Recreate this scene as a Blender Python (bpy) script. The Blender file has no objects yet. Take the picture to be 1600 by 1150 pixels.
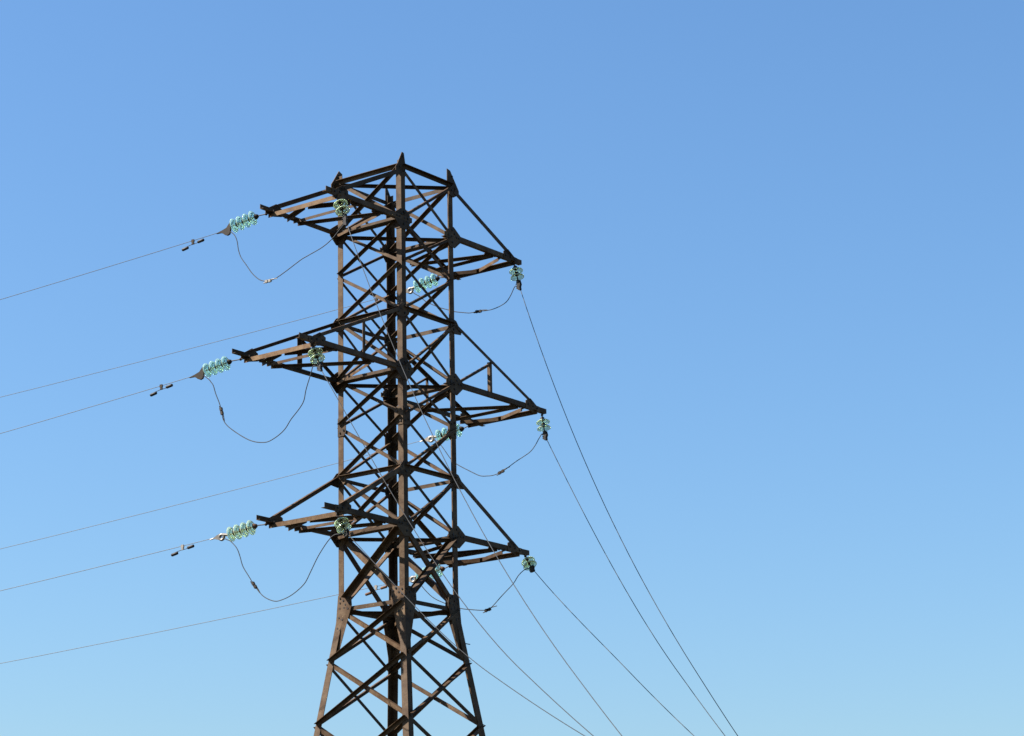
import bpy, bmesh, math, random
from mathutils import Vector, Matrix

random.seed(7)
scene = bpy.context.scene
C = scene.collection

# ------------------------------------------------------------------ camera
FW = Vector((0.04508299, 0.96135939, 0.27157991))
RT = Vector((0.99894700, -0.04106773, -0.02045314))
UP = Vector((0.00850965, -0.27221602, 0.96219854))
cam_data = bpy.data.cameras.new('camera')
cam = bpy.data.objects.new('camera', cam_data)
C.objects.link(cam)
M = Matrix((RT, UP, -FW)).transposed().to_4x4()
M.translation = Vector((0, 0, 1.6))
cam.matrix_world = M
cam_data.sensor_width = 36.0
cam_data.lens = 3998.33 / 1600 * 36.0
cam_data.shift_y = -45.0 / 1600
cam_data.clip_start = 0.1
cam_data.clip_end = 6000
scene.camera = cam

# ------------------------------------------------------------------ light and sky
SUN = Vector((-0.722, -0.030, 0.690)).normalized()
sun_el = math.asin(SUN.z)
sun_az = math.atan2(SUN.x, SUN.y)              # clockwise from +Y
world = bpy.data.worlds.new('World')
scene.world = world
world.use_nodes = True
wn = world.node_tree
wn.nodes.clear()
sky = wn.nodes.new('ShaderNodeTexSky')
sky.sky_type = 'NISHITA'
sky.sun_disc = False
sky.sun_elevation = sun_el
sky.sun_rotation = sun_az
sky.altitude = 200
sky.air_density = 1.5
sky.dust_density = 1.0
sky.ozone_density = 10.0
bg = wn.nodes.new('ShaderNodeBackground')
bg.inputs['Strength'].default_value = 0.05
wo = wn.nodes.new('ShaderNodeOutputWorld')
hs = wn.nodes.new('ShaderNodeHueSaturation')
hs.inputs['Saturation'].default_value = 1.03
wn.links.new(sky.outputs['Color'], hs.inputs['Color'])
wn.links.new(hs.outputs['Color'], bg.inputs['Color'])
wn.links.new(bg.outputs['Background'], wo.inputs['Surface'])
sd = bpy.data.lights.new('sun', 'SUN')
sd.energy = 5.0
sd.angle = math.radians(0.53)
sd.color = (1.0, 0.93, 0.82)
so = bpy.data.objects.new('sun', sd)
C.objects.link(so)
so.rotation_euler = SUN.to_track_quat('Z', 'Y').to_euler()
scene.view_settings.view_transform = 'Standard'
scene.view_settings.look = 'None'
scene.view_settings.gamma = 1.0
scene.view_settings.use_curve_mapping = False
scene.view_settings.exposure = 1.82

# ------------------------------------------------------------------ materials
def new_mat(name):
    m = bpy.data.materials.new(name)
    m.use_nodes = True
    nt = m.node_tree
    return m, nt, nt.nodes['Principled BSDF']


def metal_paint(name, c0, c1, c2, rough=0.62, scale=6.0, metallic=0.0, spec=0.12):
    """weathered steel: two tones in blotches, darker streaks and a fine grain; each object varies a little"""
    m, nt, b = new_mat(name)
    N, L = nt.nodes, nt.links
    tc = N.new('ShaderNodeTexCoord')
    oi = N.new('ShaderNodeObjectInfo')
    n1 = N.new('ShaderNodeTexNoise'); n1.inputs['Scale'].default_value = scale
    n1.inputs['Detail'].default_value = 6; n1.inputs['Roughness'].default_value = .65
    L.new(tc.outputs['Object'], n1.inputs['Vector'])
    r1 = N.new('ShaderNodeValToRGB')
    r1.color_ramp.elements[0].position = .36; r1.color_ramp.elements[0].color = (*c0, 1)
    r1.color_ramp.elements[1].position = .66; r1.color_ramp.elements[1].color = (*c1, 1)
    L.new(n1.outputs['Fac'], r1.inputs['Fac'])
    n2 = N.new('ShaderNodeTexNoise'); n2.inputs['Scale'].default_value = scale * 7
    n2.inputs['Detail'].default_value = 4
    L.new(tc.outputs['Object'], n2.inputs['Vector'])
    r2 = N.new('ShaderNodeValToRGB')
    r2.color_ramp.elements[0].position = .56; r2.color_ramp.elements[0].color = (0, 0, 0, 1)
    r2.color_ramp.elements[1].position = .72; r2.color_ramp.elements[1].color = (1, 1, 1, 1)
    L.new(n2.outputs['Fac'], r2.inputs['Fac'])
    mx = N.new('ShaderNodeMix'); mx.data_type = 'RGBA'
    L.new(r2.outputs['Color'], mx.inputs['Factor'])
    L.new(r1.outputs['Color'], mx.inputs['A'])
    mx.inputs['B'].default_value = (*c2, 1)
    mr = N.new('ShaderNodeMapRange')
    mr.inputs['To Min'].default_value = .62; mr.inputs['To Max'].default_value = 1.25
    L.new(oi.outputs['Random'], mr.inputs['Value'])
    hs = N.new('ShaderNodeHueSaturation')
    L.new(mr.outputs['Result'], hs.inputs['Value'])
    L.new(mx.outputs['Result'], hs.inputs['Color'])
    L.new(hs.outputs['Color'], b.inputs['Base Color'])
    b.inputs['Roughness'].default_value = rough
    b.inputs['Metallic'].default_value = metallic
    b.inputs['Specular IOR Level'].default_value = spec
    bp = N.new('ShaderNodeBump'); bp.inputs['Strength'].default_value = .25
    bp.inputs['Distance'].default_value = .003
    L.new(n2.outputs['Fac'], bp.inputs['Height'])
    L.new(bp.outputs['Normal'], b.inputs['Normal'])
    return m


STEEL = metal_paint('weathered_brown_steel', (.038, .019, .008), (.084, .054, .030), (.030, .013, .006), scale=4.5)
PALE = metal_paint('paler_brown_steel', (.066, .033, .014), (.125, .078, .040), (.045, .018, .007))
FITTING = metal_paint('dull_iron_fitting', (.018, .014, .010), (.034, .024, .017), (.026, .012, .007), rough=.55, scale=18)
DARK = metal_paint('dark_iron_fitting', (.018, .017, .018), (.032, .028, .026), (.02, .012, .008), rough=.5, scale=18)  # darkest iron tone: bolts, two-disc string clamps, some damper weights
RUSTY = metal_paint('rusty_cap_iron', (.07, .034, .02), (.10, .055, .03), (.05, .024, .015), rough=.7, scale=18)
GALV = metal_paint('pale_galvanised_aluminium', (.14, .125, .105), (.20, .18, .155), (.09, .07, .055), rough=.42, scale=14, metallic=.1, spec=.4)
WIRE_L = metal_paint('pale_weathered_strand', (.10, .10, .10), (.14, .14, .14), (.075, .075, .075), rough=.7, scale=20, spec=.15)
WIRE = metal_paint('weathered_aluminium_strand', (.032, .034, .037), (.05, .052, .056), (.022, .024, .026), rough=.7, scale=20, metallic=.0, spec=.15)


def glass_mat(name, col, dens):
    m, nt, b = new_mat(name)
    b.inputs['Base Color'].default_value = (*col, 1)
    b.inputs['Roughness'].default_value = .06
    b.inputs['Transmission Weight'].default_value = .78
    b.inputs['IOR'].default_value = 1.5
    return m


GLASS = glass_mat('green_toughened_glass', (.68, .94, .80), 1)
GLASS_Y = glass_mat('olive_green_glass', (.78, .92, .66), 1)


def ground_mat():
    m, nt, b = new_mat('low_bounce_ground')  # unseen ground, coloured extra dark so little light bounces onto the steel
    N, L = nt.nodes, nt.links
    tc = N.new('ShaderNodeTexCoord')
    n1 = N.new('ShaderNodeTexNoise'); n1.inputs['Scale'].default_value = .25; n1.inputs['Detail'].default_value = 8
    n2 = N.new('ShaderNodeTexNoise'); n2.inputs['Scale'].default_value = 9; n2.inputs['Detail'].default_value = 6
    L.new(tc.outputs['Object'], n1.inputs['Vector']); L.new(tc.outputs['Object'], n2.inputs['Vector'])
    r = N.new('ShaderNodeValToRGB')
    r.color_ramp.elements[0].position = .35; r.color_ramp.elements[0].color = (.014, .02, .008, 1)
    r.color_ramp.elements[1].position = .7; r.color_ramp.elements[1].color = (.04, .034, .02, 1)
    mx = N.new('ShaderNodeMath'); mx.operation = 'MULTIPLY_ADD'
    mx.inputs[1].default_value = .45
    L.new(n2.outputs['Fac'], mx.inputs[0]); 
    ml = N.new('ShaderNodeMath'); ml.operation = 'MULTIPLY'; ml.inputs[1].default_value = .55
    L.new(n1.outputs['Fac'], ml.inputs[0]); L.new(ml.outputs[0], mx.inputs[2])
    L.new(mx.outputs[0], r.inputs['Fac']); L.new(r.outputs['Color'], b.inputs['Base Color'])
    b.inputs['Roughness'].default_value = .95
    return m


def concrete_mat():
    return metal_paint('rough_concrete', (.28, .27, .25), (.38, .37, .34), (.22, .21, .19), rough=.9, scale=5)


# ------------------------------------------------------------------ mesh helpers
def link(name, verts, faces, mat, parent=None, smooth=False, label=None):
    me = bpy.data.meshes.new(name)
    me.from_pydata([tuple(v) for v in verts], [], faces)
    bm = bmesh.new(); bm.from_mesh(me)
    bmesh.ops.recalc_face_normals(bm, faces=bm.faces)
    bm.to_mesh(me); bm.free()
    me.materials.append(mat)
    if smooth:
        for p in me.polygons:
            p.use_smooth = True
    o = bpy.data.objects.new(name, me)
    C.objects.link(o)
    if parent is not None:
        o.parent = parent
    if label:
        o['label'] = label
    return o


def prism(poly, d):
    """closed prism: 3D polygon pushed along the vector d"""
    n = len(poly)
    v = [Vector(p) for p in poly] + [Vector(p) + d for p in poly]
    f = [tuple(range(n)), tuple(range(2 * n - 1, n - 1, -1))]
    f += [(i, (i + 1) % n, n + (i + 1) % n, n + i) for i in range(n)]
    return v, f


def join(parts):
    V, F = [], []
    for v, f in parts:
        k = len(V)
        V += list(v)
        F += [tuple(i + k for i in q) for q in f]
    return V, F


def angle(p0, p1, d1, d2, w, t=.008, w2=None):
    """rolled L section with its heel on p0-p1, flanges towards d1 and d2"""
    p0, p1 = Vector(p0), Vector(p1)
    ax = (p1 - p0).normalized()
    d1 = (Vector(d1) - ax * ax.dot(Vector(d1))).normalized()
    d2 = Vector(d2) - ax * ax.dot(Vector(d2))
    d2 = (d2 - d1 * d1.dot(d2)).normalized()
    w2 = w2 or w
    poly = [p0, p0 + d1 * w, p0 + d1 * w + d2 * t, p0 + d1 * t + d2 * t, p0 + d1 * t + d2 * w2, p0 + d2 * w2]
    return prism(poly, p1 - p0)


def tube(pts, r, seg=8, caps=True):
    pts = [Vector(p) for p in pts]
    V, F = [], []
    prev = None
    for i, p in enumerate(pts):
        t = (pts[min(i + 1, len(pts) - 1)] - pts[max(i - 1, 0)]).normalized()
        if prev is None:
            a = t.cross(Vector((0, 0, 1)))
            if a.length < .05:
                a = t.cross(Vector((1, 0, 0)))
        else:
            a = prev - t * t.dot(prev)
        a.normalize(); prev = a
        b = t.cross(a)
        rr = r[i] if isinstance(r, (list, tuple)) else r
        V += [p + (a * math.cos(2 * math.pi * k / seg) + b * math.sin(2 * math.pi * k / seg)) * rr for k in range(seg)]
    for i in range(len(pts) - 1):
        for k in range(seg):
            F.append((i * seg + k, i * seg + (k + 1) % seg, (i + 1) * seg + (k + 1) % seg, (i + 1) * seg + k))
    if caps:
        F.append(tuple(range(seg))); F.append(tuple(range(len(V) - 1, len(V) - seg - 1, -1)))
    return V, F


def lathe(prof, o, ax, seg=28):
    """closed ring profile of (distance along axis, radius) turned about o + ax"""
    o, ax = Vector(o), Vector(ax).normalized()
    a = ax.cross(Vector((0, 0, 1)))
    if a.length < .05:
        a = ax.cross(Vector((1, 0, 0)))
    a.normalize(); b = ax.cross(a)
    n = len(prof)
    V, F = [], []
    for s, r in prof:
        V += [o + ax * s + (a * math.cos(2 * math.pi * k / seg) + b * math.sin(2 * math.pi * k / seg)) * r for k in range(seg)]
    for i in range(n):
        j = (i + 1) % n
        for k in range(seg):
            F.append((i * seg + k, i * seg + (k + 1) % seg, j * seg + (k + 1) % seg, j * seg + k))
    return V, F


def smooth_path(pts, k=6):
    P = [Vector(p) for p in pts]
    P = [P[0] * 2 - P[1]] + P + [P[-1] * 2 - P[-2]]
    out = []
    for i in range(1, len(P) - 2):
        a, b, c, d = P[i - 1:i + 3]
        for j in range(k):
            t = j / k
            out.append(.5 * ((2 * b) + (c - a) * t + (2 * a - 5 * b + 4 * c - d) * t * t + (3 * b - a - 3 * c + d) * t ** 3))
    out.append(P[-2])
    return out


# ------------------------------------------------------------------ ground
g = link('ground', [(-3000, -3000, 0), (3000, -3000, 0), (3000, 3000, 0), (-3000, 3000, 0)], [(0, 1, 2, 3)], ground_mat())
g['kind'] = 'structure'

# ------------------------------------------------------------------ the pylon
# local frame: x along the line, y away from the viewer's side arms; -y arm points left, +y arm right
PSI = 0.6868848
tower = bpy.data.objects.new('lattice_pylon', None)
C.objects.link(tower)
tower.location = (0, 47.6935, 0)
tower.rotation_euler = (0, 0, -PSI)
tower['label'] = 'tall brown lattice steel power pylon with six cross-arms, rising against the clear sky'
tower['category'] = 'pylon'

H = .8
ZG, ZW, ZT = 0.0, 9.80, 18.27
Z1, Z1A, Z1B, Z2, Z2A, Z2B, Z3 = 17.20, 16.32, 15.38, 14.22, 13.32, 12.31, 11.22
SLOPE = .141


def half(z):
    return H if z >= ZW else H + (ZW - z) * SLOPE


CORN = {'L': (-1, -1), 'N': (1, -1), 'R': (1, 1), 'F': (-1, 1)}


def corner(c, z, inset=0.0):
    sx, sy = CORN[c]
    h = half(z) - inset
    return Vector((sx * h, sy * h, z))


FACES = [('L', 'N', Vector((0, -1, 0))), ('N', 'R', Vector((1, 0, 0))), ('R', 'F', Vector((0, 1, 0))), ('F', 'L', Vector((-1, 0, 0)))]
_j = [0]


def jit():
    _j[0] = (_j[0] * 7 + 3) % 11
    return _j[0] * .0006


def bar(name, p0, p1, n, w, outer, upper=True, t=.007, parent=None, mat=None, w2=None, off=.009):
    """angle bar lying in the plane with outward normal n: flat flange in the plane, the other flange
    standing outwards (outer) or inwards at its upper or lower edge"""
    p0, p1 = Vector(p0), Vector(p1)
    d = (p1 - p0).normalized()
    n = (n - d * d.dot(n)).normalized()
    u = n.cross(d)
    if u.z < 0 or (abs(u.z) < 1e-4 and u.x < 0):
        u = -u
    if not upper:
        u = -u
    k = jit()
    if outer:
        o = n * (off + k); s = n
    else:
        o = -n * (.012 + k); s = -n
    h0, h1 = p0 + u * w / 2 + o, p1 + u * w / 2 + o
    v, f = angle(h0, h1, -u, s, w, t, w2)
    return link(name, v, f, mat or STEEL, parent or tower)


# legs
LW = .125
for c, (sx, sy) in CORN.items():
    top = corner(c, ZT - .04); wst = corner(c, ZW); bot = corner(c, .25)
    d1, d2 = Vector((-sx, 0, 0)), Vector((0, -sy, 0))
    a = angle(wst + Vector((0, 0, -.0)), top, d1, d2, LW, .011)
    b = angle(bot, wst, d1, d2, LW * 1.12, .013)
    v, f = join([a, b])
    link('leg', v, f, STEEL, tower)

# concrete footings
cm = concrete_mat()
for c in CORN:
    p = corner(c, 0.0)
    r0, r1 = .42, .32
    vv = [(p.x + x * r0, p.y + y * r0, -.5) for x, y in ((-1, -1), (1, -1), (1, 1), (-1, 1))] + \
         [(p.x + x * r1, p.y + y * r1, .32) for x, y in ((-1, -1), (1, -1), (1, 1), (-1, 1))]
    link('footing', vv, [(0, 1, 2, 3), (4, 5, 6, 7), (0, 1, 5, 4), (1, 2, 6, 5), (2, 3, 7, 6), (3, 0, 4, 7)], cm, tower)

# face bracing: crossed diagonals in every panel
levels = [(ZT - .02, Z1, .066), (Z1, Z1A, .06), (Z1A, Z1B, .06), (Z1B, Z2, .06), (Z2, Z2A, .062), (Z2A, Z2B, .062), (Z2B, Z3, .064),
          (Z3, ZW, .100), (ZW, 8.80, .072), (8.80, 7.62, .072), (7.62, 6.2, .075), (6.2, 4.5, .08), (4.5, 2.5, .085), (2.5, .3, .09)]
for zt, zb, w in levels:
    for cl, cr, n in FACES:
        nn = n.copy()
        if zb < ZW:
            nn = (n + Vector((0, 0, -SLOPE))).normalized()
        ins = .12 if w == .100 else .045
        a0, a1 = corner(cl, zb), corner(cr, zt)
        b0, b1 = corner(cl, zt), corner(cr, zb)

        def ends(p, q):
            d = (q - p); d.normalize()
            i0 = .26 if w == .100 and q.z > p.z else ins
            r = lambda: random.uniform(-.012, .012)
            return p + d * i0 + Vector((0, 0, r())), q - d * ins + Vector((0, 0, r()))
        p, q = ends(a0, a1)
        bar('brace', p, q, nn, w, True, True, w2=.12 if w == .100 else w * .95)
        p, q = ends(b0, b1)
        bar('brace', p, q, nn, w, False, True, w2=.14 if w == .100 else w)

# horizontals
for z, w, t in ((ZT - .03, .08, 1), (Z1, .09, 2), (Z1B, .08, 1), (Z2, .09, 2), (Z2B, .075, 1), (Z3, .09, 2), (ZW, .08, 3)):
    for cl, cr, n in FACES:
        if t == 2 and abs(n.x) > .5:
            continue                                     # the cross-arm chord runs through here
        p, q = corner(cl, z), corner(cr, z)
        d = (q - p).normalized()
        bar('strut', p + d * .03, q - d * .03, n, w, t != 3, t != 2)
        if t == 2:
            bar('strut', p + d * .05 + Vector((0, 0, -.015)), q - d * .05 + Vector((0, 0, -.015)), n, w * .75, False, False)
for z in (ZT - .04, Z1 - .05, Z2 - .05, Z3 - .05, ZW - .03):
    a, b = corner('L', z, .04), corner('R', z, .04)
    v, f = angle(a, b, (0, 0, -1), (1, -1, 0), .063, .006)
    link('diagonal_strut', v, f, STEEL, tower)
a, b = corner('N', ZW - .11, .04), corner('F', ZW - .11, .04)
v, f = angle(a, b, (0, 0, -1), (1, 1, 0), .063, .006)
link('diagonal_strut', v, f, STEEL, tower)


# gusset plates and their bolts
def plate(name, pts3, n, t=.009, mat=None, bolts=(), parent=None):
    n = Vector(n).normalized()
    v, f = prism([Vector(p) for p in pts3], n * t)
    o = link(name, v, f, mat or STEEL, parent or tower)
    if bolts:
        hd = []
        for b in bolts:
            for s, off in ((1, t), (-1, 0)):
                c0 = Vector(b) + n * off * (1 if s > 0 else 0)
                hd.append(tube([c0 - n * .001 * s, c0 + n * s * .018], .019, 6))
        v, f = join(hd)
        bo = link('bolts', v, f, DARK, o)
        bo['kind'] = 'stuff'
    return o


def face_plate(c, other, z, n, poly, boltpts, t=.009, push=.0005):
    """plate in a face plane; poly in (distance from corner towards `other`, dz)"""
    p = corner(c, z)
    d = corner(other, z) - p
    d.normalize()
    k = jit()

    def P(s, dz):
        q = p + d * s + Vector((0, 0, dz))
        if z - .001 < ZW and dz < 0:
            q += (corner(c, ZW + dz) - corner(c, ZW)) if abs(z - ZW) < .01 else Vector()
        return q + n * (push + k * .4)
    return plate('gusset_plate', [P(*a) for a in poly], n, t, None, [P(*a) for a in boltpts])


for z, kind in ((Z1, 'arm'), (Z2, 'arm'), (Z3, 'arm'), (Z2A, 'mid'), (Z2B, 'tie'), (Z1B, 'tie'), (ZW, 'waist')):
    for cl, cr, n in FACES:
        for c, o in ((cl, cr), (cr, cl)):
            if kind == 'arm':
                poly = [(-.004, -.2), (-.004, .17), (.10, .18), (.25, .06), (.25, -.06), (.14, -.2)]
                bl = [(.05, -.13), (.05, .12), (.16, .03), (.16, -.05), (.07, 0)]
            elif kind == 'mid':
                poly = [(-.004, -.19), (-.004, .17), (.15, .17), (.20, .1), (.20, -.12), (.15, -.19)]
                bl = [(.05, -.12), (.05, .11), (.14, .07), (.14, -.08)]
            elif kind == 'tie':
                if z == Z1B and abs(n.x) < .5:
                    continue
                poly = [(-.004, -.14), (-.004, .12), (.09, .14), (.20, .05), (.20, -.07), (.11, -.15)]
                bl = [(.05, -.09), (.05, .08), (.14, .0)]
            else:
                poly = [(-.004, -.40), (-.004, .27), (.31, .28), (.33, .05), (.25, -.12), (.12, -.40)]
                bl = [(.05, .21), (.05, .12), (.05, .02), (.045, -.08), (.04, -.18), (.04, -.28), (.13, .16), (.18, .08),
                      (.24, .0), (.13, -.1), (.1, -.2), (.15, .02), (.26, .2), (.28, .1), (.05, -.37), (.2, .24)]
            face_plate(c, o, z, n, poly, bl)


def arm_plate(c, z, poly, boltpts, t=.011):
    """plate standing out from a leg in the plane of a cross-arm truss; poly in (outwards, dz)"""
    sx, sy = CORN[c]
    n = Vector((sx, 0, 0))
    P = lambda s, dz: Vector((sx * (H + .0102), sy * (H + s), z + dz))
    return plate('gusset_plate', [P(*a) for a in poly], n, t, None, [P(*a) for a in boltpts])


for c in CORN:
    for z in (Z1, Z2, Z3):
        arm_plate(c, z, [(-.24, -.08), (-.24, .08), (-.1, .19), (.0, .2), (.22, .05), (.22, -.07), (.03, -.23), (-.12, -.22)],
                  [(-.05, .12), (-.05, -.12), (.08, 0), (.16, .0), (-.17, 0), (.02, .06)])
    for z in (Z1B, Z2B):
        arm_plate(c, z, [(-.13, -.1), (-.13, .08), (-.02, .12), (.04, .10), (.20, -.09), (.18, -.15), (.0, -.17)],
                  [(-.05, .06), (-.05, -.08), (.07, -.02), (.13, -.08)])
    # pointed horn plate that ends each leg
    sx, sy = CORN[c]
    n = Vector((sx, 0, 0))
    P = lambda s, dz: Vector((sx * (H + .0102), sy * (H + s), ZT + dz))
    top = {'L': [(-.15, .21), (-.05, .25)], 'N': [(-.07, .25), (-.01, .26)], 'R': [(-.19, .30), (-.09, .28)], 'F': [(-.12, .29), (-.06, .29)]}[c]
    plate('peak_plate', [P(-.11, -.22), P(min(-.11, top[0][0] + .0), .04)] + [P(*a) for a in top] + [P(.12, .0), P(.18, -.08), P(.18, -.16), P(.0, -.26)], n, .012, None,
          [P(-.04, .17), P(-.05, .0), P(.06, -.06), P(-.05, -.12)])
    v, f = angle(corner(c, ZT - .3) + Vector((-sx * .012, -sy * .012, 0)), corner(c, ZT + .12) + Vector((-sx * .012, -sy * .012, 0)),
                 (-sx, 0, 0), (0, -sy, 0), .09, .009)
    link('leg_end', v, f, STEEL, tower)

# a step bolt on the right leg
p = corner('R', 9.18)
v, f = tube([p + Vector((-.03, .0, 0)), p + Vector((-.03, .17, 0))], .009, 6)
link('step_bolt', v, f, FITTING, tower)


# ------------------------------------------------------------------ cross-arms
def crossarm(side, z, zt, tip, beam, strut_b, knee_b, diag_b, post_b):
    """side -1: towards the viewer's left, +1: away to the right; distances are measured from the tower axis"""
    root = bpy.data.objects.new('crossarm', None)
    C.objects.link(root)
    root.parent = tower
    m = -side if side == 1 else 1                       # the two sides are turned by 180 degrees
    X = lambda a: a * m
    Yv = lambda b: side * b
    out = Vector((0, side, 0))
    V3 = lambda a, b, dz=0.0: Vector((X(a), Yv(b), z + dz))
    for s in (-1, 1):
        ns = Vector((s * m, 0, 0))
        a = s * (H + .022)
        # chord: one flange upright in the truss plane, the other inwards at the bottom
        v, f = angle(V3(a, H - .3 if s > 0 else H - .3, -.045), V3(a, tip, -.045), (0, 0, 1), -ns, .095, .009, .085)
        link('chord', v, f, STEEL, root)
        # tie from the leg down to the tip
        p0 = Vector((X(a), Yv(H + .03), zt)); p1 = Vector((X(a), Yv(beam - .06), z + .07))
        d = (p1 - p0).normalized()
        u = Vector((0, 0, 1)); u = (u - d * d.z).normalized()
        v, f = angle(p0 + u * .035 + ns * .012, p1 + u * .035 + ns * .012, -u, -ns, .088 if post_b is None else .066, .008, .065)
        link('tie', v, f, STEEL, root)
        plate('tip_plate', [V3(a + s * .002, beam - .32, -.05), V3(a + s * .002, beam - .32, .10), V3(a + s * .002, beam - .16, .17),
                            V3(a + s * .002, beam + .04, .055), V3(a + s * .002, beam + .14, .05), V3(a + s * .002, beam + .14, -.075),
                            V3(a + s * .002, beam - .1, -.1)], ns, .01, None,
              [V3(a + s * .002, beam - .24, .03), V3(a + s * .002, beam - .08, .02), V3(a + s * .002, beam + .06, 0)], root)
        if post_b:
            fr = (post_b - H) / (beam - H)
            zp = zt + (z - zt) * fr
            p0 = Vector((X(a), Yv(post_b), z + .03)); p1 = Vector((X(a), Yv(post_b), zp))
            v, f = angle(p0 - ns * .01, p1 - ns * .01, out, -ns, .068, .006)
            link('post', v, f, STEEL, root)
            q0 = Vector((X(a), Yv(H + .12), z + .08)); q1 = p1 + Vector((0, 0, -.03))
            v, f = angle(q0 - ns * .018, q1 - ns * .018, (0, 0, -1), -ns, .05, .006)
            link('post_brace', v, f, STEEL, root)
    # end beam that carries the insulators
    v, f = angle(V3(-H - .08, beam, -.048), V3(H + .08, beam, -.048), (0, 0, -1), -out, .085, .009, .085)
    link('end_beam', v, f, PALE, root)
    # plan bracing, hung just under the chords
    def plan(name, a0, b0, a1, b1, w, dz, flip=1, mat=None):
        p, q = V3(a0, b0, dz), V3(a1, b1, dz)
        d = (q - p).normalized()
        sv = Vector((0, 0, 1)).cross(d)
        if sv.dot(out) * flip < 0:
            sv = -sv
        v, f = angle(p + sv * w / 2, q + sv * w / 2, (0, 0, -1), -sv, w * .95, .007, w)
        link(name, v, f, mat or STEEL, root)
    plan('knee_brace', -.05, beam - .06, -H, knee_b, .075, -.060, -1)
    plan('knee_brace', .05, beam - .06, H, knee_b, .075, -.069, -1)
    plan('cross_strut', -H, strut_b, H, strut_b, .058, -.054)
    plan('plan_brace', -H, strut_b - .08, H, diag_b, .062, -.063, side)
    plan('plan_brace', H, diag_b - .06, -H, H + .06, .058, -.056)
    for s, b in ((-1, strut_b), (1, strut_b), (1, diag_b)):
        poly = [V3(s * (H + .02), b - .2, -.0465), V3(s * (H + .02), b + .2, -.0465), V3(s * (H - .10), b + .13, -.0465), V3(s * (H - .17), b - .02, -.0465), V3(s * (H - .10), b - .15, -.0465)]
        plate('node_plate', poly, (0, 0, -1), .006, None, [V3(s * (H - .03), b + t_, -.0465) for t_ in (-.12, 0, .12)], root)
    return root


for side in (-1, 1):
    crossarm(side, Z1, ZT - .12, 3.02, 2.72, 2.07, 2.32, 1.45, None)
    crossarm(side, Z2, Z1B, 3.75, 3.36, 2.80, 3.0, 1.75, 1.90)
    crossarm(side, Z3, Z2B, 3.06, 2.66, 2.02, 2.26, 1.45, None)

# ------------------------------------------------------------------ insulator strings, conductors, jumpers
STRINGS = {
    'A1': [[-2.297, 46.06, 17.141], [-2.594, 46.227, 17.136], [-3.12, 46.523, 17.021], [-3.195, 46.565, 16.971]],
    'A2': [[-2.703, 45.565, 14.162], [-3.045, 45.757, 14.154], [-3.559, 46.046, 14.041], [-3.632, 46.088, 14.004]],
    'A3': [[-2.259, 46.106, 11.159], [-2.583, 46.288, 11.165], [-3.128, 46.595, 11.054], [-3.275, 46.677, 11.048]],
    'D1': [[1.153, 50.266, 17.141], [0.899, 50.408, 17.169], [0.385, 50.697, 17.054], [0.279, 50.757, 17.018]],
    'D2': [[1.558, 50.761, 14.162], [1.364, 50.87, 14.088], [0.804, 51.185, 13.982], [0.673, 51.259, 13.974]],
    'D3': [[1.115, 50.22, 11.159], [0.922, 50.328, 11.084], [0.362, 50.643, 10.982], [0.272, 50.693, 10.953]],
    'C1': [[2.297, 49.327, 17.141], [2.397, 49.2, 17.04], [2.446, 49.137, 16.724], [2.479, 49.095, 16.549]],
    'C2': [[2.918, 49.99, 14.162], [2.918, 49.991, 14.095], [2.954, 49.945, 13.791], [2.98, 49.911, 13.637]],
    'C3': [[2.48, 49.456, 11.159], [2.503, 49.426, 11.11], [2.582, 49.326, 10.912], [2.628, 49.267, 10.837]],
    'B1': [[-1.153, 45.121, 17.141], [-1.05, 44.99, 17.048], [-0.954, 44.866, 16.706], [-0.906, 44.805, 16.524]],
    'B2': [[-1.558, 44.626, 14.162], [-1.501, 44.552, 14.074], [-1.405, 44.429, 13.764], [-1.363, 44.376, 13.618]],
    'B3': [[-1.115, 45.167, 11.159], [-1.053, 45.089, 11.051], [-0.948, 44.954, 10.777], [-0.902, 44.895, 10.706]],
}
SPANS = {
    'A1': ([-3.195, 46.565, 16.971], [-0.8716, 0.4903], [-0.11058, 0.001], 110.0),
    'A2': ([-3.632, 46.088, 14.004], [-0.8716, 0.4903], [-0.12408, 0.001], 110.0),
    'A3': ([-3.275, 46.677, 11.048], [-0.8716, 0.4903], [-0.10779, 0.001], 110.0),
    'D1': ([0.279, 50.757, 17.018], [-0.8716, 0.4903], [-0.09379, 0.001], 110.0),
    'D2': ([0.673, 51.259, 13.974], [-0.8716, 0.4903], [-0.11503, 0.001], 110.0),
    'D3': ([0.272, 50.693, 10.953], [-0.8716, 0.4903], [-0.09085, 0.001], 110.0),
    'C1': ([2.479, 49.095, 16.549], [0.6157, -0.788], [-2.50447, 0.19303, -0.00917], 4.68),
    'C2': ([2.98, 49.911, 13.637], [0.6157, -0.788], [-1.66231, 0.02929, 0.00801], 3.63),
    'C3': ([2.628, 49.267, 10.837], [0.6157, -0.788], [-0.98108, 0.06794, -0.0115], 2.79),
    'B1': ([-0.906, 44.805, 16.524], [0.6157, -0.788], [-2.10079, 0.11405, -0.00293], 6.02),
    'B2': ([-1.363, 44.376, 13.618], [0.6157, -0.788], [-1.31095, -0.00683, 0.00723], 5.47),
    'B3': ([-0.902, 44.895, 10.706], [0.6157, -0.788], [-0.82361, -0.01682, 0.00801], 4.04),
}
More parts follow.
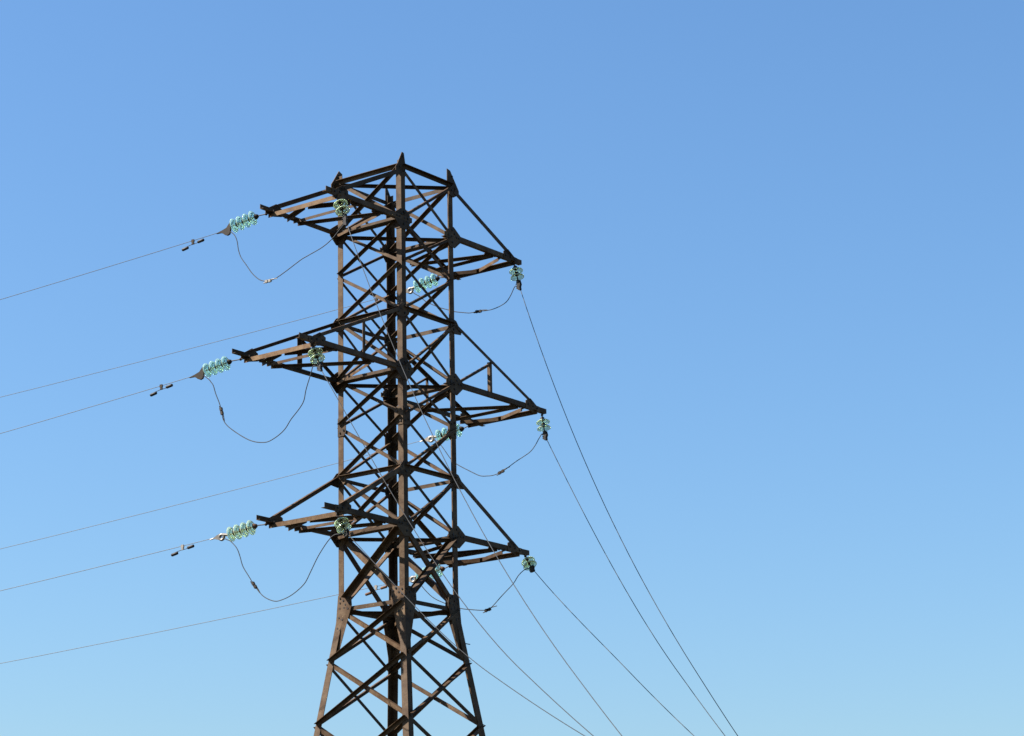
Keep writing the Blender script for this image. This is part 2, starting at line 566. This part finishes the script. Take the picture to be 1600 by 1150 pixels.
JUMPERS = {
    'L1': [[-3.195, 46.565, 16.971], [-3.066, 46.466, 16.835], [-3.008, 46.421, 16.692], [-2.981, 46.4, 16.519], [-2.928, 46.36, 16.353], [-2.832, 46.286, 16.19], [-2.705, 46.188, 15.981], [-2.579, 46.091, 15.837], [-2.478, 46.014, 15.774], [-2.379, 45.937, 15.75], [-2.243, 45.833, 15.773], [-2.07, 45.7, 15.849], [-1.764, 45.465, 16.01], [-1.642, 45.371, 16.054], [-1.351, 45.147, 16.155], [-1.158, 44.999, 16.279], [-1.014, 44.888, 16.428], [-0.906, 44.805, 16.524]],
    'L2': [[-3.632, 46.088, 14.004], [-3.481, 45.973, 13.867], [-3.434, 45.938, 13.802], [-3.388, 45.903, 13.726], [-3.34, 45.867, 13.563], [-3.26, 45.806, 13.346], [-3.212, 45.77, 13.16], [-3.19, 45.754, 13.047], [-3.111, 45.694, 12.911], [-2.952, 45.575, 12.759], [-2.754, 45.425, 12.601], [-2.598, 45.308, 12.512], [-2.445, 45.192, 12.466], [-2.315, 45.094, 12.463], [-2.143, 44.964, 12.538], [-2.013, 44.867, 12.64], [-1.906, 44.786, 12.792], [-1.757, 44.673, 12.955], [-1.672, 44.609, 13.089], [-1.629, 44.577, 13.294], [-1.544, 44.512, 13.557], [-1.492, 44.473, 13.697], [-1.363, 44.376, 13.618]],
    'L3': [[-3.275, 46.677, 11.048], [-3.175, 46.602, 10.978], [-3.081, 46.531, 10.921], [-2.964, 46.444, 10.775], [-2.904, 46.399, 10.62], [-2.845, 46.355, 10.422], [-2.729, 46.267, 10.215], [-2.591, 46.164, 9.985], [-2.477, 46.078, 9.835], [-2.363, 45.993, 9.744], [-2.229, 45.892, 9.685], [-2.117, 45.807, 9.69], [-1.961, 45.691, 9.737], [-1.806, 45.574, 9.826], [-1.673, 45.474, 9.945], [-1.567, 45.394, 10.138], [-1.409, 45.276, 10.428], [-1.192, 45.113, 10.698], [-1.029, 44.99, 10.727], [-0.902, 44.895, 10.706]],
    'R1': [[0.279, 50.757, 17.018], [0.388, 50.675, 16.909], [0.475, 50.609, 16.836], [0.534, 50.565, 16.771], [0.618, 50.501, 16.684], [0.747, 50.404, 16.591], [0.883, 50.301, 16.499], [1.076, 50.155, 16.398], [1.182, 50.075, 16.342], [1.344, 49.953, 16.285], [1.488, 49.844, 16.242], [1.63, 49.736, 16.236], [1.881, 49.547, 16.213], [2.057, 49.413, 16.237], [2.212, 49.297, 16.306], [2.302, 49.229, 16.426], [2.392, 49.16, 16.593], [2.479, 49.095, 16.549]],
    'R2': [[0.673, 51.259, 13.974], [0.777, 51.198, 13.904], [0.905, 51.123, 13.777], [1.083, 51.019, 13.486], [1.223, 50.937, 13.34], [1.465, 50.796, 13.171], [1.662, 50.681, 13.047], [1.801, 50.6, 13.02], [1.941, 50.518, 13.018], [2.101, 50.425, 13.066], [2.221, 50.355, 13.132], [2.381, 50.261, 13.233], [2.519, 50.18, 13.307], [2.659, 50.098, 13.389], [2.759, 50.04, 13.499], [2.861, 49.981, 13.668], [2.912, 49.951, 13.727], [2.98, 49.911, 13.637]],
    'R3': [[0.272, 50.693, 10.953], [0.397, 50.618, 10.868], [0.512, 50.548, 10.709], [0.655, 50.462, 10.546], [0.819, 50.362, 10.429], [1.169, 50.15, 10.256], [1.423, 49.997, 10.19], [1.705, 49.826, 10.146], [1.819, 49.757, 10.191], [2.032, 49.628, 10.404], [2.243, 49.5, 10.606], [2.358, 49.431, 10.77], [2.5, 49.344, 10.868], [2.628, 49.267, 10.837]],
}


WHERE = {
    'A1': ('left end of the top left cross-arm', 'top'), 'A2': ('left end of the middle left cross-arm', 'middle'), 'A3': ('left end of the bottom left cross-arm', 'bottom'),
    'B1': ('near end of the top left cross-arm', 'top'), 'B2': ('near end of the middle left cross-arm', 'middle'), 'B3': ('near end of the bottom left cross-arm', 'bottom'),
    'C1': ('right tip of the top right cross-arm', 'top'), 'C2': ('right tip of the middle right cross-arm', 'middle'), 'C3': ('right tip of the bottom right cross-arm', 'bottom'),
    'D1': ('far end of the top right cross-arm', 'top'), 'D2': ('far end of the middle right cross-arm', 'middle'), 'D3': ('far end of the bottom right cross-arm', 'bottom')}


def span_dir(k):
    P0, h, co, smax = SPANS[k]
    return Vector((h[0], h[1], co[0])).normalized()


def glass_disc_geo(o, ax, s):
    """toughened glass bell, hollow on the line side, as one closed ring profile"""
    prof = [(-.012, .030), (-.012, .045), (-.002, .078), (.010, .106), (.022, .122), (.032, .1275), (.038, .125), (.037, .118),
            (.024, .106), (.014, .080), (.018, .072), (.014, .064), (.004, .045), (.004, .030)]
    return lathe([(a * s * 1.3, r * s) for a, r in prof], o, ax, 32)


def disc_cap_geo(o, ax, s):
    prof = [(-.085, .004), (-.085, .026), (-.074, .036), (-.050, .048), (-.022, .056), (-.010, .056), (-.010, .024), (.006, .022), (.030, .012), (.052, .010), (.060, .016), (.066, .004)]
    return lathe([(a * s, r * s) for a, r in prof], o, ax, 18)


def insulator_string(k):
    att, a0, a1, cp = [Vector(p) for p in STRINGS[k]]
    left = k[0] in 'AD'
    root = bpy.data.objects.new('insulator_string', None)
    C.objects.link(root)
    root.location = att
    L = lambda p: Vector(p) - att
    n = 4 if left else 2
    ax = (a1 - a0)
    length = ax.length
    ax.normalize()
    pitch = length / (n + .35)
    s = min(1.12, pitch / .127) if left else 1.10
    # shackle and links to the beam
    g1 = join([tube([L(att) + Vector((0, 0, .05)), L(att) + Vector((0, 0, -.01))], .016, 8),
               tube([L(att), L(att).lerp(L(a0), .5)], .013, 8),
               tube([L(att).lerp(L(a0), .42), L(a0)], .011, 8),
               lathe([(-.022, .003), (-.018, .02), (0, .028), (.018, .02), (.022, .003)], L(att).lerp(L(a0), .5), ax, 12)])
    link('shackle', g1[0], g1[1], FITTING, root)
    for i in range(n):
        o = L(a0) + ax * (pitch * (i + .62))
        v, f = glass_disc_geo(o, ax, s)
        gd = link('glass_disc', v, f, GLASS_Y if k in ('C1', 'C2', 'C3', 'B1', 'B2', 'B3', 'A3') else GLASS, root, True)
        v, f = disc_cap_geo(o, ax, pitch / .148)
        link('cap', v, f, RUSTY if k in ('A3', 'D3', 'C3') else FITTING, gd, True)
    # dead-end clamp: cast body hanging in the plane of the line
    wd = span_dir(k)
    hv = Vector((wd.x, wd.y, 0)).normalized()
    nv = Vector((-hv.y, hv.x, 0))
    uv = nv.cross(wd)
    if uv.z < 0:
        uv = -uv
    c = L(cp)
    e = L(a1)
    mat = GALV if k in ('A3', 'D1', 'D2', 'D3') else (FITTING if left else DARK)
    if left and mat is FITTING:
        q = lambda x, y: c + wd * x + uv * y
        poly = [q(.26, -.012), q(.13, .012), q(.02, .04), q(-.055, .115), q(-.095, .13), q(-.115, .10), q(-.07, .035), q(-.06, -.045), q(-.035, -.10), q(.02, -.115), q(.075, -.085), q(.11, -.045), q(.16, -.022)]
        g = [prism([p - nv * .022 for p in poly], nv * .044), tube([q(-.10, .115), e], .014, 8)]
    elif left:
        q = lambda x, y: c + wd * x + uv * y
        ring = [q(-.02 + .05 * math.cos(t * math.pi / 7), -.02 + .05 * math.sin(t * math.pi / 7)) for t in range(15)]
        poly = [q(.17, -.01), q(.08, .03), q(0, .05), q(0, .02), q(.05, -.02), q(.02, -.07), q(.07, -.05)]
        g = [tube(ring, .026, 10, False), prism([p - nv * .02 for p in poly], nv * .04),
             tube([q(-.05, .02), e - ax * .01], [.030, .024], 10), tube([q(.1, -.005), q(.24, -.012)], [.02, .010], 8)]
    else:
        d = (c - e)
        dn = d.normalized()
        sd = dn.cross(nv).normalized()
        q = lambda x, y: e + dn * x * d.length + sd * y
        poly = [q(.05, .018), q(.3, .05), q(.75, .055), q(1.0, .02), q(1.35, .012), q(1.35, -.016), q(.95, -.075), q(.85, -.075), q(.75, -.03), q(.3, -.04), q(.05, -.018)]
        g = [prism([p - nv * .026 for p in poly], nv * .052), tube([e - ax * .05, q(.3, 0)], .013, 8)]
        for t_ in (.35, .6, .85):
            g.append(tube([q(t_, -.085), q(t_, .07)], .011, 6))
    v, f = join(g)
    link('dead_end_clamp', v, f, mat, root)
    where = WHERE[k][0]
    if left:
        tone = {'A3': 'pale yellow-green'}.get(k, 'green')
        root['label'] = f'four-disc {tone} glass string at the {where}'
        root['group'] = 'four-disc glass insulator strings'
    else:
        root['label'] = f'short two-disc glass string at the {where}'
        root['group'] = 'short glass insulator strings hanging towards the viewer'
    root['category'] = 'insulator'
    return root


for k in ('A1', 'A2', 'A3', 'D1', 'D2', 'D3', 'B1', 'B2', 'B3', 'C1', 'C2', 'C3'):
    insulator_string(k)


def tag(o, label, cat, group=None):
    o['label'] = label
    o['category'] = cat
    if group:
        o['group'] = group
    return o


def span_point(k, t):
    P0, h, co, smax = SPANS[k]
    P = lambda x: P0[2] + sum(c * x ** (i + 1) for i, c in enumerate(co))
    if t <= smax:
        return Vector((P0[0] + h[0] * t, P0[1] + h[1] * t, P(t)))
    sl = (P(smax) - P(smax - .3)) / .3
    z = P(smax) + sl * (t - smax) * (1 - .03 * (t - smax))
    return Vector((P0[0] + h[0] * t, P0[1] + h[1] * t, z))


for k in SPANS:
    P0, h, co, smax = SPANS[k]
    left = k[0] in 'AD'
    if left:
        ts = [0, .1, .3, .6, 1, 1.5, 2.2, 3, 4] + [4 + i * 2.65 for i in range(1, 41)]
    else:
        ts = [smax * i / 24 for i in range(25)] + [smax + i * .35 for i in range(1, 11)]
    pts = [span_point(k, t) for t in ts]
    o0 = pts[0]
    v, f = tube([p - o0 for p in pts], .0058 if left else .0070, 8)
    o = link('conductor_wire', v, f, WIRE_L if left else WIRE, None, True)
    o.location = o0
    lev = WHERE[k][1]
    desc = {'A': f'thin wire running left from the outermost end of the {lev} left cross-arm',
            'D': f'thin wire passing left behind the pylon from the {lev} right cross-arm',
            'B': f'thin wire dropping right in front of the pylon from the {lev} left cross-arm',
            'C': f'thin wire dropping through open sky from the {lev} right cross-arm tip'}[k[0]]
    tag(o, desc, 'wire', {'A': 'wires running to the left', 'D': 'wires running to the left'}.get(k[0], 'wires dropping to the lower right'))

for k, pts in JUMPERS.items():
    path = smooth_path(pts, 5)
    o0 = path[0]
    v, f = tube([p - o0 for p in path], .0085, 8)
    o = link('jumper_wire', v, f, WIRE, None, True)
    o.location = o0
    lev = {'1': 'top', '2': 'middle', '3': 'bottom'}[k[1]]
    arm = 'left' if k[0] == 'L' else 'right'
    tag(o, f'slack wire loop hanging below the {lev} {arm} cross-arm', 'wire', 'slack jumper loops below the cross-arms')
    # parallel-groove connector where the two tails overlap
    mid = {'L1': .53, 'L2': .27, 'L3': .36, 'R1': .66, 'R2': .53, 'R3': .58}[k]
    i = int(mid * (len(path) - 1))
    p, d = path[i], (path[i + 1] - path[i - 1]).normalized()
    up = Vector((0, 0, 1)); up = (up - d * d.dot(up)).normalized(); sd = d.cross(up)
    def box(cx, hx, hy, hz, oy=0.0):
        c0 = p - o0 + d * cx + up * oy
        poly = [c0 - d * hx + sd * a * hy + up * b * hz for a, b in ((-1, -1), (1, -1), (1, 1), (-1, 1))]
        return prism(poly, d * 2 * hx)
    gm = join([box(-.055, .030, .02, .024), box(.025, .030, .02, .024), tube([p - o0 + d * -.13 - up * .02, p - o0 + d * .02 - up * .021], .0085, 6),
               tube([p - o0 + d * -.03 + up * .021, p - o0 + d * .1 + up * .02, p - o0 + d * .2 + up * .012], .0085, 6)] +
              [tube([p - o0 + d * t_ - up * .036, p - o0 + d * t_ + up * .036], .009, 6) for t_ in (-.055, .025)])
    link('connector', gm[0], gm[1], GALV if k == 'L1' else FITTING, o)

# vibration dampers: clamp on the wire, short messenger strand, a weight at each end
DAMP = {'A1': .80, 'A2': .89, 'A3': .85, 'D1': .79, 'D2': .82, 'D3': .84}
for k, t in DAMP.items():
    p = span_point(k, t)
    d = (span_point(k, t + .1) - span_point(k, t - .1)).normalized()
    root = bpy.data.objects.new('vibration_damper', None)
    C.objects.link(root)
    root.location = p
    nv = Vector((-d.y, d.x, 0)).normalized()
    up = nv.cross(d)
    if up.z < 0:
        up = -up
    q = lambda x, y: d * x + up * y
    poly = [q(-.03, .022), q(.02, .024), q(.026, -.02), q(.014, -.055), q(.028, -.075), q(-.03, -.075), q(-.02, -.05), q(-.034, -.01)]
    v, f = prism([a - nv * .016 for a in poly], nv * .032)
    link('clamp', v, f, GALV if k in ('A3', 'D3') else FITTING, root)
    v, f = tube([q(-.17, -.062), q(-.08, -.072), q(0, -.068), q(.08, -.078), q(.17, -.088)], .006, 6)
    link('messenger_strand', v, f, FITTING, root, True)
    for s in (-1, 1):
        y = -.055 if s < 0 else -.09
        c0, c1 = q(s * .11, y - .012 * (s > 0) - .006), q(s * .225, y - .035 * (s > 0) + .004)
        v, f = lathe([(0, .004), (0, .020), (.012, .028), (.128, .029), (.142, .023), (.145, .004)], c0, c1 - c0, 16)
        link('weight', v, f, DARK if k[0] == 'A' else RUSTY, root, True)
    lev = WHERE[k][1]
    side = 'left of the %s left cross-arm' % lev if k[0] == 'A' else 'behind the pylon near the %s right cross-arm' % lev
    tag(root, 'two-weight damper clamped under the wire ' + side, 'damper', 'dumbbell dampers under the wires')
